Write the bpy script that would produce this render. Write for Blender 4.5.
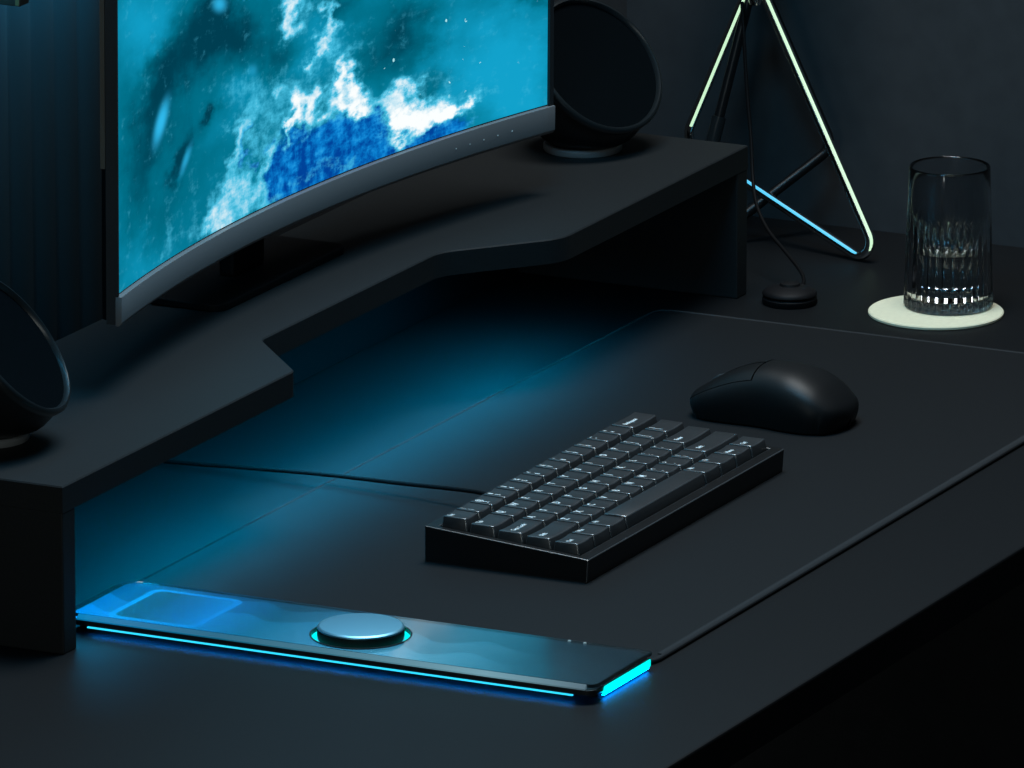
import bpy, bmesh, math, random
from mathutils import Vector, Matrix
from math import sin, cos, pi, radians as R

for o in list(bpy.data.objects): bpy.data.objects.remove(o)
S = bpy.context.scene
COL = S.collection

# ------------------------------------------------------------------ camera
PITCH, YAW, DIST, FPX = R(14.9), R(26.1), 6.6, 10000.0
fw = Vector((cos(YAW)*cos(PITCH), sin(YAW)*cos(PITCH), -sin(PITCH)))
rt = Vector((sin(YAW), -cos(YAW), 0)); up = rt.cross(fw)
cd = bpy.data.cameras.new('camera'); cam = bpy.data.objects.new('camera', cd); COL.objects.link(cam)
cam.matrix_world = Matrix(((rt.x, up.x, -fw.x, -fw.x*DIST), (rt.y, up.y, -fw.y, -fw.y*DIST),
                           (rt.z, up.z, -fw.z, -fw.z*DIST), (0, 0, 0, 1)))
cd.sensor_fit = 'HORIZONTAL'; cd.sensor_width = 36; cd.lens = 36*FPX/1024
cd.clip_start = .1; cd.clip_end = 50
cd.dof.use_dof = False
S.camera = cam
CAM = -fw*DIST

# ------------------------------------------------------------------ world, exposure
w = bpy.data.worlds.new('world'); S.world = w; w.use_nodes = True
w.node_tree.nodes['Background'].inputs[0].default_value = (.35, .55, .7, 1)
w.node_tree.nodes['Background'].inputs[1].default_value = .012
S.view_settings.view_transform = 'Standard'; S.view_settings.look = 'None'
S.view_settings.exposure = 0; S.view_settings.gamma = 1; S.view_settings.use_curve_mapping = False

# ------------------------------------------------------------------ lights
def area(name, loc, target, sx, sy, power, col, spread=180):
    l = bpy.data.lights.new(name, 'AREA'); l.shape = 'RECTANGLE'; l.size = sx; l.size_y = sy
    l.energy = power; l.color = col; l.spread = R(spread)
    o = bpy.data.objects.new(name, l); COL.objects.link(o)
    o.location = loc
    d = (Vector(target)-Vector(loc)).normalized()
    o.rotation_euler = d.to_track_quat('-Z', 'Y').to_euler()
    return o
area('ceiling_softbox', (.08, -.10, 1.9), (.05, -.12, 0), 1.0, .6, 32, (.93, .98, 1))
area('left_fill', (-.42, -.22, .95), (-.42, -.10, .05), .3, .3, 4.2, (.14, .62, 1))  # added teal fill to tint the left side, no such source
area('side_softbox', (-2.05, -.50, .20), (.0, -.1, .1), .18, 1.5, 3.6, (.88, .98, .95))
area('wall_wash_light', (-.52, .098, .415), (-.52, .132, .400), .46, .02, 1.1, (.02, .55, 1))
area('shelf_glow_light', (-.19, .035, .0865), (-.19, .035, 0), .60, .03, 1.65, (.0, .54, 1), 140)
area('shelf_left_glow_light', (-.52, .035, .0865), (-.52, .035, 0), .22, .03, .40, (.0, .50, 1), 150)

# ------------------------------------------------------------------ materials
def mat(name, col, rough=.5, spec=.5, metal=0, noise=0, nscale=400, bump=0, emit=None, es=0, coat=0):
    m = bpy.data.materials.new(name); m.use_nodes = True
    nt = m.node_tree; b = nt.nodes['Principled BSDF']
    c = (*col, 1)
    b.inputs['Base Color'].default_value = c
    b.inputs['Roughness'].default_value = rough
    b.inputs['Specular IOR Level'].default_value = spec
    b.inputs['Metallic'].default_value = metal
    b.inputs['Coat Weight'].default_value = coat
    if emit:
        b.inputs['Emission Color'].default_value = (*emit, 1); b.inputs['Emission Strength'].default_value = es
    if noise or bump:
        tc = nt.nodes.new('ShaderNodeTexCoord'); n = nt.nodes.new('ShaderNodeTexNoise')
        n.inputs['Scale'].default_value = nscale; n.inputs['Detail'].default_value = 4
        nt.links.new(tc.outputs['Object'], n.inputs['Vector'])
        if noise:
            mr = nt.nodes.new('ShaderNodeMapRange'); mr.inputs['From Min'].default_value = .3; mr.inputs['From Max'].default_value = .7
            mr.inputs['To Min'].default_value = 1-noise; mr.inputs['To Max'].default_value = 1+noise
            nt.links.new(n.outputs['Fac'], mr.inputs['Value'])
            mx = nt.nodes.new('ShaderNodeVectorMath'); mx.operation = 'SCALE'; mx.inputs[0].default_value = col
            nt.links.new(mr.outputs['Result'], mx.inputs['Scale']); nt.links.new(mx.outputs['Vector'], b.inputs['Base Color'])
        if bump:
            bp = nt.nodes.new('ShaderNodeBump'); bp.inputs['Strength'].default_value = bump; bp.inputs['Distance'].default_value = .0004
            nt.links.new(n.outputs['Fac'], bp.inputs['Height']); nt.links.new(bp.outputs['Normal'], b.inputs['Normal'])
    return m
M = {}
M['desk'] = mat('black_laminate', (.0066, .0075, .0085), .5, .16, noise=.16, nscale=700, bump=.05)
M['shelf'] = mat('shelf_laminate', (.0155, .0175, .0185), .55, .16, noise=.12, nscale=600, bump=.05)
M['matfab'] = mat('desk_mat_cloth', (.0070, .0082, .0094), .65, .18, noise=.28, nscale=1500, bump=.15)
M['matrim'] = mat('stitched_rim', (.028, .030, .032), .7, .1)
M['wall'] = mat('charcoal_paint', (.060, .063, .067), .8, .15, noise=.08, nscale=60)
M['panel'] = mat('fluted_panel', (.046, .060, .065), .7, .10)
M['floor'] = mat('dark_carpet', (.010, .012, .015), .95, .05, noise=.3, nscale=200)
M['case'] = mat('anodised_case', (.004, .0042, .0045), .38, .45)
M['plate'] = mat('switch_plate', (.045, .055, .06), .35, .5)
M['key'] = mat('dark_keycap', (.023, .0245, .026), .42, .7, noise=.08, nscale=900)
M['legend'] = mat('legend_ink', (.85, .9, .9), .6, .3)
M['rubber'] = mat('black_rubber', (.004, .004, .005), .6, .2)
M['mouse'] = mat('matte_mouse_shell', (.006, .0065, .007), .46, .28)
M['mousein'] = mat('mouse_seam', (.001, .001, .001), .9, .0)
M['chin'] = mat('grey_bezel', (.165, .17, .175), .5, .2)
M['chinled'] = mat('bezel_mark', (.7, .75, .75), .5, .3)
M['monside'] = mat('monitor_side', (.022, .024, .026), .45, .3)
M['monrear'] = mat('monitor_rear', (.003, .003, .0035), .6, .15)
M['tan'] = mat('tan_strip', (.11, .09, .07), .5, .2)
M['brass'] = mat('dull_brass', (.30, .20, .09), .4, .5, metal=.6)
M['wood'] = mat('dark_wood', (.03, .02, .014), .55, .3, noise=.3, nscale=30)
M['speaker'] = mat('speaker_shell', (.008, .009, .0105), .42, .4)
M['rim'] = mat('speaker_rim', (.011, .015, .017), .30, .5)
M['grille'] = mat('speaker_grille', (.003, .0045, .0055), 1.0, .0, noise=.4, nscale=1800, bump=.3)
M['metalring'] = mat('satin_metal_ring', (.34, .35, .36), .4, .5, metal=.3)
M['chrome'] = mat('black_chrome', (.70, .72, .72), .16, .5, metal=1)
M['darktube'] = mat('dark_tube', (.006, .007, .008), .35, .4)
M['cable'] = mat('black_cable', (.004, .004, .0045), .6, .1)
M['coaster'] = mat('cream_stone', (.84, .80, .58), .8, .2, noise=.04, nscale=300)
M['barbody'] = mat('bar_body', (.012, .014, .016), .35, .4)
M['tray'] = mat('bar_inlay', (.10, .13, .15), .5, .3)
M['recess'] = mat('inlay_recess', (.05, .065, .08), .5, .3)
M['dial'] = mat('dial_metal', (.24, .56, .72), .42, .5, metal=.9)  # screen's blue reflection tinted into the grey metal
M['led'] = mat('cyan_led', (0, 0, 0), .5, .0, emit=(.0, .95, .92), es=1.15)
M['ledside'] = mat('cyan_side_led', (0, 0, 0), .5, .0, emit=(.03, .62, .95), es=1.3)
M['dot'] = mat('indicator_dot', (.6, .65, .65), .4, .5)
M['strip'] = mat('blue_led_strip', (0, 0, 0), .5, 0, emit=(0, .35, .75), es=.35)
M['lineg'] = mat('pale_green_highlight', (.3, .3, .3), .4, .3, emit=(.62, .92, .60), es=1.0)
M['linec'] = mat('cyan_highlight', (.2, .3, .3), .4, .3, emit=(.06, .52, .85), es=1.1)
M['under'] = mat('blue_desk_glow', (0, 0, 0), .5, 0, emit=(0, .22, .9), es=45)  # added emitter; its desk glow stands in for the strip's blurred reflection
M['glossedge'] = mat('polished_edge', (.05, .053, .056), .26, 1.0)
M['glossedge'].node_tree.nodes['Principled BSDF'].inputs['IOR'].default_value = 1.9
def glowmat(name, stops, base=(.04, .05, .06), ridge=0):
    m = bpy.data.materials.new(name); m.use_nodes = True; nt = m.node_tree; b = nt.nodes['Principled BSDF']
    b.inputs['Base Color'].default_value = (*base, 1); b.inputs['Roughness'].default_value = .5
    g = nt.nodes.new('ShaderNodeNewGeometry'); sx = nt.nodes.new('ShaderNodeSeparateXYZ'); nt.links.new(g.outputs['Position'], sx.inputs[0])
    mr = nt.nodes.new('ShaderNodeMapRange'); nt.links.new(sx.outputs['Y'], mr.inputs[0]); mr.inputs[1].default_value = -.011; mr.inputs[2].default_value = -.367
    cr = nt.nodes.new('ShaderNodeValToRGB'); nt.links.new(mr.outputs[0], cr.inputs[0])
    e = cr.color_ramp.elements; e[0].position, e[0].color = stops[0][0], (*stops[0][1], 1); e[1].position, e[1].color = stops[-1][0], (*stops[-1][1], 1)
    for p_, c_ in stops[1:-1]:
        q = e.new(p_); q.color = (*c_, 1)
    b.inputs['Emission Strength'].default_value = 1
    if ridge:
        # screen's reflection painted into the glow as layered hill shapes
        n = nt.nodes.new('ShaderNodeTexNoise'); n.inputs['Scale'].default_value = 14; n.inputs['Detail'].default_value = 1
        mp = nt.nodes.new('ShaderNodeMapping'); mp.inputs['Scale'].default_value = (.05, 1, 0); nt.links.new(g.outputs['Position'], mp.inputs[0]); nt.links.new(mp.outputs[0], n.inputs['Vector'])
        a = nt.nodes.new('ShaderNodeMath'); a.operation = 'MULTIPLY_ADD'; nt.links.new(n.outputs['Fac'], a.inputs[0]); a.inputs[1].default_value = .13; nt.links.new(sx.outputs['X'], a.inputs[2])
        v = None
        for th, k in ((-.522, .45), (-.548, .35)):
            c = nt.nodes.new('ShaderNodeMapRange'); c.interpolation_type = 'SMOOTHSTEP'; nt.links.new(a.outputs[0], c.inputs[0]); c.inputs[1].default_value = th-.0006; c.inputs[2].default_value = th+.0006
            c.inputs[3].default_value = 1; c.inputs[4].default_value = 1-k
            if v is None: v = c.outputs[0]
            else:
                mm = nt.nodes.new('ShaderNodeMath'); mm.operation = 'MULTIPLY'; nt.links.new(v, mm.inputs[0]); nt.links.new(c.outputs[0], mm.inputs[1]); v = mm.outputs[0]
        sc_ = nt.nodes.new('ShaderNodeVectorMath'); sc_.operation = 'SCALE'; nt.links.new(cr.outputs[0], sc_.inputs[0]); nt.links.new(v, sc_.inputs['Scale'])
        nt.links.new(sc_.outputs[0], b.inputs['Emission Color'])
    else: nt.links.new(cr.outputs[0], b.inputs['Emission Color'])
    return m
M['inlay'] = glowmat('glowing_inlay', [(0, (0, .50, 1.6)), (.20, (0, .42, 1.15)), (.33, (0, .27, .52)), (.52, (.08, .46, .74)), (.68, (.12, .44, .62)), (.84, (.02, .09, .13)), (1, (.01, .03, .04))], ridge=1)
M['frame'] = glowmat('glowing_tray_frame', [(0, (0, .70, 1.7)), (.3, (0, .42, 1.2)), (1, (0, .2, .5))])
M['recess'] = glowmat('glowing_recess', [(0, (0, .10, .22)), (.12, (0, .14, .30)), (.24, (0, .42, 1.15)), (1, (0, .2, .5))])  # recess shading painted into the glow, darker at the back
M['edgesheen'] = glowmat('glass_edge_sheen', [(0, (0, .16, .38)), (.3, (.0, .10, .18)), (.5, (.03, .14, .20)), (.8, (.13, .28, .34)), (1, (.05, .08, .10))], base=(.035, .04, .045))

def glass(name, tint, rough=0, ior=1.46):
    m = bpy.data.materials.new(name); m.use_nodes = True
    b = m.node_tree.nodes['Principled BSDF']
    b.inputs['Base Color'].default_value = (*tint, 1); b.inputs['Roughness'].default_value = rough
    b.inputs['IOR'].default_value = ior; b.inputs['Transmission Weight'].default_value = 1
    return m
M['glass'] = glass('smoked_glass', (.70, .71, .72), .05)
M['water'] = glass('water', (.97, .99, 1), ior=1.33)
M['acryl'] = glass('tinted_bar_glass', (.62, .78, .84), .10, 1.45)

# ------------------------------------------------------------------ helpers
def link(name, bm, m, parent=None, smooth=False, bevel=0, seg=2, ang=35, edgemat=None):
    me = bpy.data.meshes.new(name)
    bmesh.ops.recalc_face_normals(bm, faces=bm.faces[:])
    bm.to_mesh(me); bm.free()
    o = bpy.data.objects.new(name, me); COL.objects.link(o)
    if m: me.materials.append(m)
    if smooth:
        for p in me.polygons: p.use_smooth = True
        md = o.modifiers.new('edge', 'EDGE_SPLIT'); md.split_angle = R(ang)
    if bevel:
        md = o.modifiers.new('bevel', 'BEVEL'); md.width = bevel; md.segments = seg; md.limit_method = 'ANGLE'
        if smooth: o.modifiers.move(1, 0)
        if edgemat: me.materials.append(edgemat); md.material = 1; md.angle_limit = R(50)
    if parent: o.parent = parent
    return o
def thing(name, label, cat, loc=(0, 0, 0), group=None):
    o = bpy.data.objects.new(name, None); COL.objects.link(o); o.location = loc
    o.empty_display_size = .02
    o['label'] = label; o['category'] = cat
    if group: o['group'] = group
    return o
def tag(o, label, cat, group=None):
    o['label'] = label; o['category'] = cat
    if group: o['group'] = group
    return o
def struct(o): o['kind'] = 'structure'; return o
def box(bm, x0, x1, y0, y1, z0, z1):
    v = [bm.verts.new(p) for p in ((x0,y0,z0),(x1,y0,z0),(x1,y1,z0),(x0,y1,z0),(x0,y0,z1),(x1,y0,z1),(x1,y1,z1),(x0,y1,z1))]
    for f in ((0,3,2,1),(4,5,6,7),(0,1,5,4),(1,2,6,5),(2,3,7,6),(3,0,4,7)): bm.faces.new([v[i] for i in f])
def BX(*a):
    bm = bmesh.new(); box(bm, *a); return bm
def prism(poly, z0, z1):
    bm = bmesh.new()
    a = [bm.verts.new((x, y, z0)) for x, y in poly]; b = [bm.verts.new((x, y, z1)) for x, y in poly]
    bm.faces.new(a[::-1]); bm.faces.new(b)
    n = len(poly)
    for i in range(n): bm.faces.new((a[i], a[(i+1) % n], b[(i+1) % n], b[i]))
    return bm
def cprism(poly, z0, z1, c):
    """prism whose top edge has a chamfer of width c (works for concave outlines)"""
    n = len(poly); P_ = [Vector((p[0], p[1])) for p in poly]
    ar = sum(P_[i].x*P_[(i+1) % n].y-P_[(i+1) % n].x*P_[i].y for i in range(n))
    sg = 1 if ar > 0 else -1; ins = []
    for i in range(n):
        a = (P_[i]-P_[i-1]).normalized(); b = (P_[(i+1) % n]-P_[i]).normalized()
        m = (Vector((-a.y, a.x))+Vector((-b.y, b.x)))*sg
        m = m/max(m.length_squared, 1e-9)*2
        ins.append(P_[i]+m*c)
    bm = bmesh.new()
    A = [bm.verts.new((p.x, p.y, z0)) for p in P_]; B = [bm.verts.new((p.x, p.y, z1-c)) for p in P_]; D = [bm.verts.new((p.x, p.y, z1)) for p in ins]
    for U, V in ((A, B), (B, D)):
        for i in range(n): bm.faces.new((U[i], U[(i+1) % n], V[(i+1) % n], V[i]))
    t = bm.faces.new(D); b_ = bm.faces.new(A[::-1])
    bm.normal_update()
    bmesh.ops.triangulate(bm, faces=[t, b_], ngon_method='EAR_CLIP')
    return bm
def cut(o, cutter_bm):
    me = bpy.data.meshes.new('c'); cutter_bm.normal_update(); cutter_bm.to_mesh(me); cutter_bm.free()
    c = bpy.data.objects.new('c', me); COL.objects.link(c); 
    par = o.parent; off = Vector((0, 0, 0)); r = par
    while r: off += r.location; r = r.parent
    for v in me.vertices: v.co -= off
    md = o.modifiers.new('b', 'BOOLEAN'); md.operation = 'DIFFERENCE'; md.object = c; md.solver = 'EXACT'
    o.parent = None
    dg = bpy.context.evaluated_depsgraph_get(); dg.update()
    nm = bpy.data.meshes.new_from_object(o.evaluated_get(dg))
    o.modifiers.clear(); o.data = nm; o.parent = par
    bpy.data.objects.remove(c)
def fillet(pts, rs, seg=6):
    """2-D or 3-D closed/open corner rounding; rs is radius per point (0 keeps the corner)"""
    out = []; n = len(pts)
    P = [Vector(p) for p in pts]
    for i, p in enumerate(P):
        r = rs[i]
        if not r: out.append(p); continue
        a = (P[i-1]-p); b = (P[(i+1) % n]-p)
        a.normalize(); b.normalize(); th = a.angle(b)
        d = r/math.tan(th/2); c = p+(a+b).normalized()*(r/sin(th/2))
        s = p+a*d; e = p+b*d
        u = s-c; v = e-c; om = u.angle(v)
        for k in range(seg+1):
            t = k/seg
            out.append(c+(u*sin((1-t)*om)+v*sin(t*om))/sin(om))
    return out
def rrect(x0, x1, y0, y1, r, seg=6):
    return [tuple(p) for p in fillet([(x0,y0),(x1,y0),(x1,y1),(x0,y1)], [r]*4 if not isinstance(r, (list, tuple)) else r, seg)]
def tube(bm, pts, r, n=12, closed=False, rfun=None):
    P = [Vector(p) for p in pts]; m = len(P); rings = []
    prev = None
    for i in range(m):
        if closed: t = (P[(i+1) % m]-P[i-1])
        else: t = P[min(i+1, m-1)]-P[max(i-1, 0)]
        t.normalize()
        if prev is None:
            q = t.cross(Vector((0, 0, 1)))
            if q.length < .1: q = t.cross(Vector((1, 0, 0)))
        else: q = prev-t*prev.dot(t)
        q.normalize(); prev = q; s = t.cross(q)
        rr = rfun(i/(m-1)) if rfun else r
        rings.append([bm.verts.new(P[i]+(q*cos(2*pi*k/n)+s*sin(2*pi*k/n))*rr) for k in range(n)])
    for i in range(m if closed else m-1):
        A = rings[i]; B = rings[(i+1) % m]
        off = 0
        if closed and i == m-1:
            off = min(range(n), key=lambda k: (A[0].co-B[k].co).length)
        for k in range(n): bm.faces.new((A[k], A[(k+1) % n], B[(k+1+off) % n], B[(k+off) % n]))
    if not closed:
        bm.faces.new(rings[0][::-1]); bm.faces.new(rings[-1])
def TB(pts, r, n=12, closed=False, rfun=None):
    bm = bmesh.new(); tube(bm, pts, r, n, closed, rfun); return bm
def spline(pts, k=8):
    P = [Vector(p) for p in pts]; P = [P[0]*2-P[1]]+P+[P[-1]*2-P[-2]]; out = []
    for i in range(1, len(P)-2):
        for j in range(k):
            t = j/k; a, b, c, d = P[i-1:i+3]
            out.append(.5*((2*b)+(c-a)*t+(2*a-5*b+4*c-d)*t*t+(3*b-a-3*c+d)*t**3))
    out.append(P[-2]); return out
def lathe(prof, n=48, cx=0, cy=0, flute=None, close=True):
    """prof: list of (r,z). r==0 makes a pole"""
    bm = bmesh.new(); rings = []
    for j, (r, z) in enumerate(prof):
        if r < 1e-6: rings.append([bm.verts.new((cx, cy, z))]); continue
        ring = []
        for k in range(n):
            a = 2*pi*k/n; rr = r*(1+(flute(a, z) if flute else 0)) if not flute or j < flute.upto else r
            ring.append(bm.verts.new((cx+rr*cos(a), cy+rr*sin(a), z)))
        rings.append(ring)
    for A, B in zip(rings, rings[1:]):
        if len(A) == 1 and len(B) == 1: continue
        for k in range(n):
            k2 = (k+1) % n
            if len(A) == 1: bm.faces.new((A[0], B[k2], B[k]))
            elif len(B) == 1: bm.faces.new((A[k], A[k2], B[0]))
            else: bm.faces.new((A[k], A[k2], B[k2], B[k]))
    return bm
def text_mesh(s, size):
    c = bpy.data.curves.new('t', 'FONT'); c.body = s; c.size = size; c.align_x = 'CENTER'; c.align_y = 'CENTER'
    c.resolution_u = 2; c.offset = size*.03
    o = bpy.data.objects.new('t', c); COL.objects.link(o)
    dg = bpy.context.evaluated_depsgraph_get(); dg.update()
    me = bpy.data.meshes.new_from_object(o.evaluated_get(dg))
    bpy.data.objects.remove(o); bpy.data.curves.remove(c)
    return me

# ------------------------------------------------------------------ setting
WX, WY = .490, .150
struct(link('floor', BX(-3, WX+.1, -3, WY+.1, -.76, -.73), M['floor']))
struct(link('wall_right', BX(WX, WX+.1, -3, WY+.1, -.73, 1.6), M['wall']))
struct(link('wall_back', BX(-3, WX, WY, WY+.1, -.73, 1.6), M['wall']))
# fluted panelling fixed on the back wall to the left of the monitor
bm = bmesh.new(); n = 60; x0, x1 = -1.15, -.315; prof = []
per = .0298
k = int((x1-x0)/per*12)
for i in range(k+1):
    x = x0+(x1-x0)*i/k; ph = (x-x0)/per % 1
    prof.append((x, WY-.014-.0035*abs(sin(pi*ph))**.7))
poly = [(x0, WY)]+prof+[(x1, WY)]
a = [bm.verts.new((x, y, .0)) for x, y in poly]; b = [bm.verts.new((x, y, 1.4)) for x, y in poly]
for i in range(len(poly)-1): bm.faces.new((a[i], a[i+1], b[i+1], b[i]))
bm.faces.new(b); bm.faces.new(a[::-1])
struct(link('trim_1', bm, M['panel'], smooth=True, ang=50))

# ------------------------------------------------------------------ desk
DK = thing('desk', 'black laminate desk carrying the mat, keyboard, mouse, light bar and monitor riser', 'desk', (-.3, -.15, -.73))
def inlocal(o, root):
    o.location = o.location-root.location; o.parent = root; return o
def P(name, bm, m, root, **k):
    """mesh built in world coordinates, parented to a root that has only a translation"""
    o = link(name, bm, m, None, **k)
    # world offset of root
    off = Vector((0, 0, 0)); r = root
    while r: off += r.location; r = r.parent
    for v in o.data.vertices: v.co -= off
    o.parent = root
    return o
P('desktop', BX(-1.30, WX-.001, -.459, WY-.0005, -.024, 0), M['desk'], DK, bevel=.0015)
for x in (-1.25, .40):
    for y in (-.42, .09): P('leg', BX(x, x+.05, y, y+.04, -.73, -.024), M['desk'], DK, bevel=.002)
P('modesty_panel', BX(-1.2, .40, .05, .065, -.40, -.024), M['desk'], DK)

# ------------------------------------------------------------------ desk mat
DM = thing('desk_mat', 'large dark grey cloth desk mat with stitched rim under the keyboard and mouse', 'desk mat', (-.17, -.185, 0))
pm = rrect(-.556, .2125, -.362, -.0065, [.016, .012, .012, .006])
P('mat_surface', prism(pm, .0002, .0026), M['matfab'], DM, bevel=.0006)
M['hem'] = mat('front_hem', (.026, .028, .030), .7, .15, noise=.25, nscale=900)
P('front_hem', BX(-.535, .2005, -.3622, -.3588, .0022, .0033), M['hem'], DM, bevel=.0004)
rimp = [(x, y, .0016) for x, y in rrect(-.5565, .213, -.3625, -.006, [.0165, .012, .012, .006], 8)]
P('rim', TB(rimp, .0016, 10, True), M['matrim'], DM, smooth=True)

# ------------------------------------------------------------------ monitor riser shelf
SZ = .1045; ST = .0165
SH = thing('desk_shelf', 'black raised desk shelf with a cut-out front edge under the monitor', 'shelf', (-.2, .05, 0))
out = [(-.685,-.037),(-.383,-.037),(-.324,.017),(-.073,.017),(-.004,-.039),(.2855,-.039),(.2855,.132),(-.685,.132)]
pl = [tuple(p) for p in fillet(out, [0, .011, .012, .035, .035, 0, 0, 0], 8)]
P('board', cprism(pl, SZ-ST, SZ, .0008), M['shelf'], SH)
P('side_panel', BX(-.685, -.669, -.0368, .132, 0, SZ-ST), M['shelf'], SH, bevel=.0009)
P('side_panel', BX(.2695, .2855, -.0388, .132, 0, SZ-ST), M['shelf'], SH, bevel=.0009)
P('shade_backing', BX(-.6688, .2693, .1270, .1318, .0005, SZ-ST), M['rubber'], SH)  # added black sheet, keeps the space behind the shelf dark
ls = P('light_strip', BX(-.62, .12, .031, .039, SZ-ST-.0015, SZ-ST), M['strip'], SH)
ls['label'] = 'blue light strip under the board'

# ------------------------------------------------------------------ monitor
MX, RM, PH0 = -.188, 1.400, R(1.55)
CX, CY = MX-(RM-.0035)*sin(PH0), .0560-(RM-.0035)*cos(PH0)
HA = .2092
def arc(r, a): return (CX+r*sin(a+PH0), CY+r*cos(a+PH0))
def curved(r0, r1, z0, z1, a0=-HA, a1=HA, n=48, zb_cham=0):
    """solid swept along the monitor's arc between radii r0<r1"""
    bm = bmesh.new(); rings = []
    for i in range(n+1):
        a = a0+(a1-a0)*i/n
        sec = [(r0, z0+zb_cham), (r0, z1), (r1, z1), (r1, z0)]
        if zb_cham: sec.append((r0+zb_cham*.8, z0))
        rings.append([bm.verts.new((*arc(r, a), z)) for r, z in sec])
    m = len(rings[0])
    for A, B in zip(rings, rings[1:]):
        for k in range(m): bm.faces.new((A[k], A[(k+1) % m], B[(k+1) % m], B[k]))
    bm.faces.new(rings[0]); bm.faces.new(rings[-1][::-1])
    return bm
Z0, Z1, ZT = .1470, .1658, .5200
MN = thing('monitor', 'curved monitor showing a blue ocean wave, standing on the black desk shelf', 'monitor', (MX, .06, SZ))
P('housing', curved(RM+.0005, RM+.0065, Z0+.0010, ZT), M['monside'], MN, smooth=True, ang=30)
P('lower_bezel', curved(RM-.0035, RM+.0008, Z0, Z1, zb_cham=.0022), M['chin'], MN, smooth=True, ang=25, bevel=.0004)
P('side_bezel', curved(RM-.0014, RM+.0006, Z1, ZT, -HA, -HA+.0011, 3), M['monside'], MN)
P('side_bezel', curved(RM-.0018, RM+.0006, Z1, ZT, HA-.0030, HA, 3), M['monside'], MN)
P('top_bezel', curved(RM-.0018, RM+.0006, ZT-.003, ZT), M['monside'], MN)
# rear shell: shallow bulge, narrower than the housing
bm = bmesh.new(); rings = []
for f, d in ((.985, .0066), (.970, .0120), (.80, .026), (.45, .038), (.2, .042)):
    ring = []
    zc = (Z0+ZT)/2; hh = (ZT-Z0)/2*(.99 if f > .9 else f)
    for i in range(25): ring.append(bm.verts.new((*arc(RM+d, (-1+2*i/24)*HA*f), zc-hh)))
    for i in range(25): ring.append(bm.verts.new((*arc(RM+d, (1-2*i/24)*HA*f), zc+hh)))
    rings.append(ring)
for A, B in zip(rings, rings[1:]):
    for k in range(50): bm.faces.new((A[k], A[(k+1) % 50], B[(k+1) % 50], B[k]))
bm.faces.new(rings[-1]); bm.faces.new(rings[0][::-1])
P('rear_shell', bm, M['monrear'], MN, smooth=True)
st = P('edge_strip', curved(RM+.0068, RM+.0098, .2465, ZT, -HA-.0002, -HA*.985, 2), M['tan'], MN)
st['label'] = 'thin tan strip along the rear left edge'
P('stand_neck', BX(MX-.022, MX+.022, .096, .108, SZ+.004, .33), M['monrear'], MN, bevel=.003)
P('stand_base', prism(rrect(MX-.09, MX+.09, .070, .128, .01), SZ, SZ+.005), M['monrear'], MN, bevel=.001)
# five tiny marks on the chin
for px in range(5):
    a = HA*(.63+.053*px)
    c = arc(RM-.0036, a)
    P('indicator_mark', BX(c[0]-.0005, c[0]+.0005, c[1]-.0003, c[1]+.0004, Z0+.0095, Z0+.0102), M['chinled'], MN)

MN.rotation_euler = (R(.35), 0, 0)
# screen : UV in metres along arc (from centre) and height
bm = bmesh.new(); uvl = bm.loops.layers.uv.new('UVMap'); n = 64
za, zb_ = Z1+.0008, ZT-.003
cols = []
for i in range(n+1):
    a = -HA+.0016+(2*HA-.0046)*i/n
    cols.append((a, [bm.verts.new((*arc(RM+.0002, a), z)) for z in (za, zb_)]))
for (a, A), (b, B) in zip(cols, cols[1:]):
    f = bm.faces.new((A[0], B[0], B[1], A[1]))
    for lp, (aa, z) in zip(f.loops, ((a, za), (b, za), (b, zb_), (a, zb_))): lp[uvl].uv = (aa*RM, z)
sm = bpy.data.materials.new('ocean_screen'); sm.use_nodes = True
nt = sm.node_tree; nt.nodes.clear(); L = nt.links.new
def N(t, **k):
    nd = nt.nodes.new(t)
    for a, b in k.items(): setattr(nd, a, b)
    return nd
def math_(op, a, b=None, c=None, clamp=False):
    nd = N('ShaderNodeMath', operation=op, use_clamp=clamp)
    for i, v in enumerate((a, b, c)):
        if v is None: continue
        if hasattr(v, 'is_linked'): L(v, nd.inputs[i])
        else: nd.inputs[i].default_value = v
    return nd.outputs[0]
def vmath(op, a, b=None, s=None):
    nd = N('ShaderNodeVectorMath', operation=op)
    for i, v in enumerate((a, b)):
        if v is None: continue
        if hasattr(v, 'is_linked'): L(v, nd.inputs[i])
        else: nd.inputs[i].default_value = v
    if s is not None: nd.inputs['Scale'].default_value = s
    return nd.outputs[0]
uv = N('ShaderNodeUVMap', uv_map='UVMap').outputs[0]
def noise(vec, scale, detail=5, rough=.6, col=False, dist=0):
    nd = N('ShaderNodeTexNoise'); nd.inputs['Scale'].default_value = scale; nd.inputs['Detail'].default_value = detail
    nd.inputs['Roughness'].default_value = rough; nd.inputs['Distortion'].default_value = dist
    L(vec, nd.inputs['Vector']); return nd.outputs['Color' if col else 'Fac']
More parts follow.
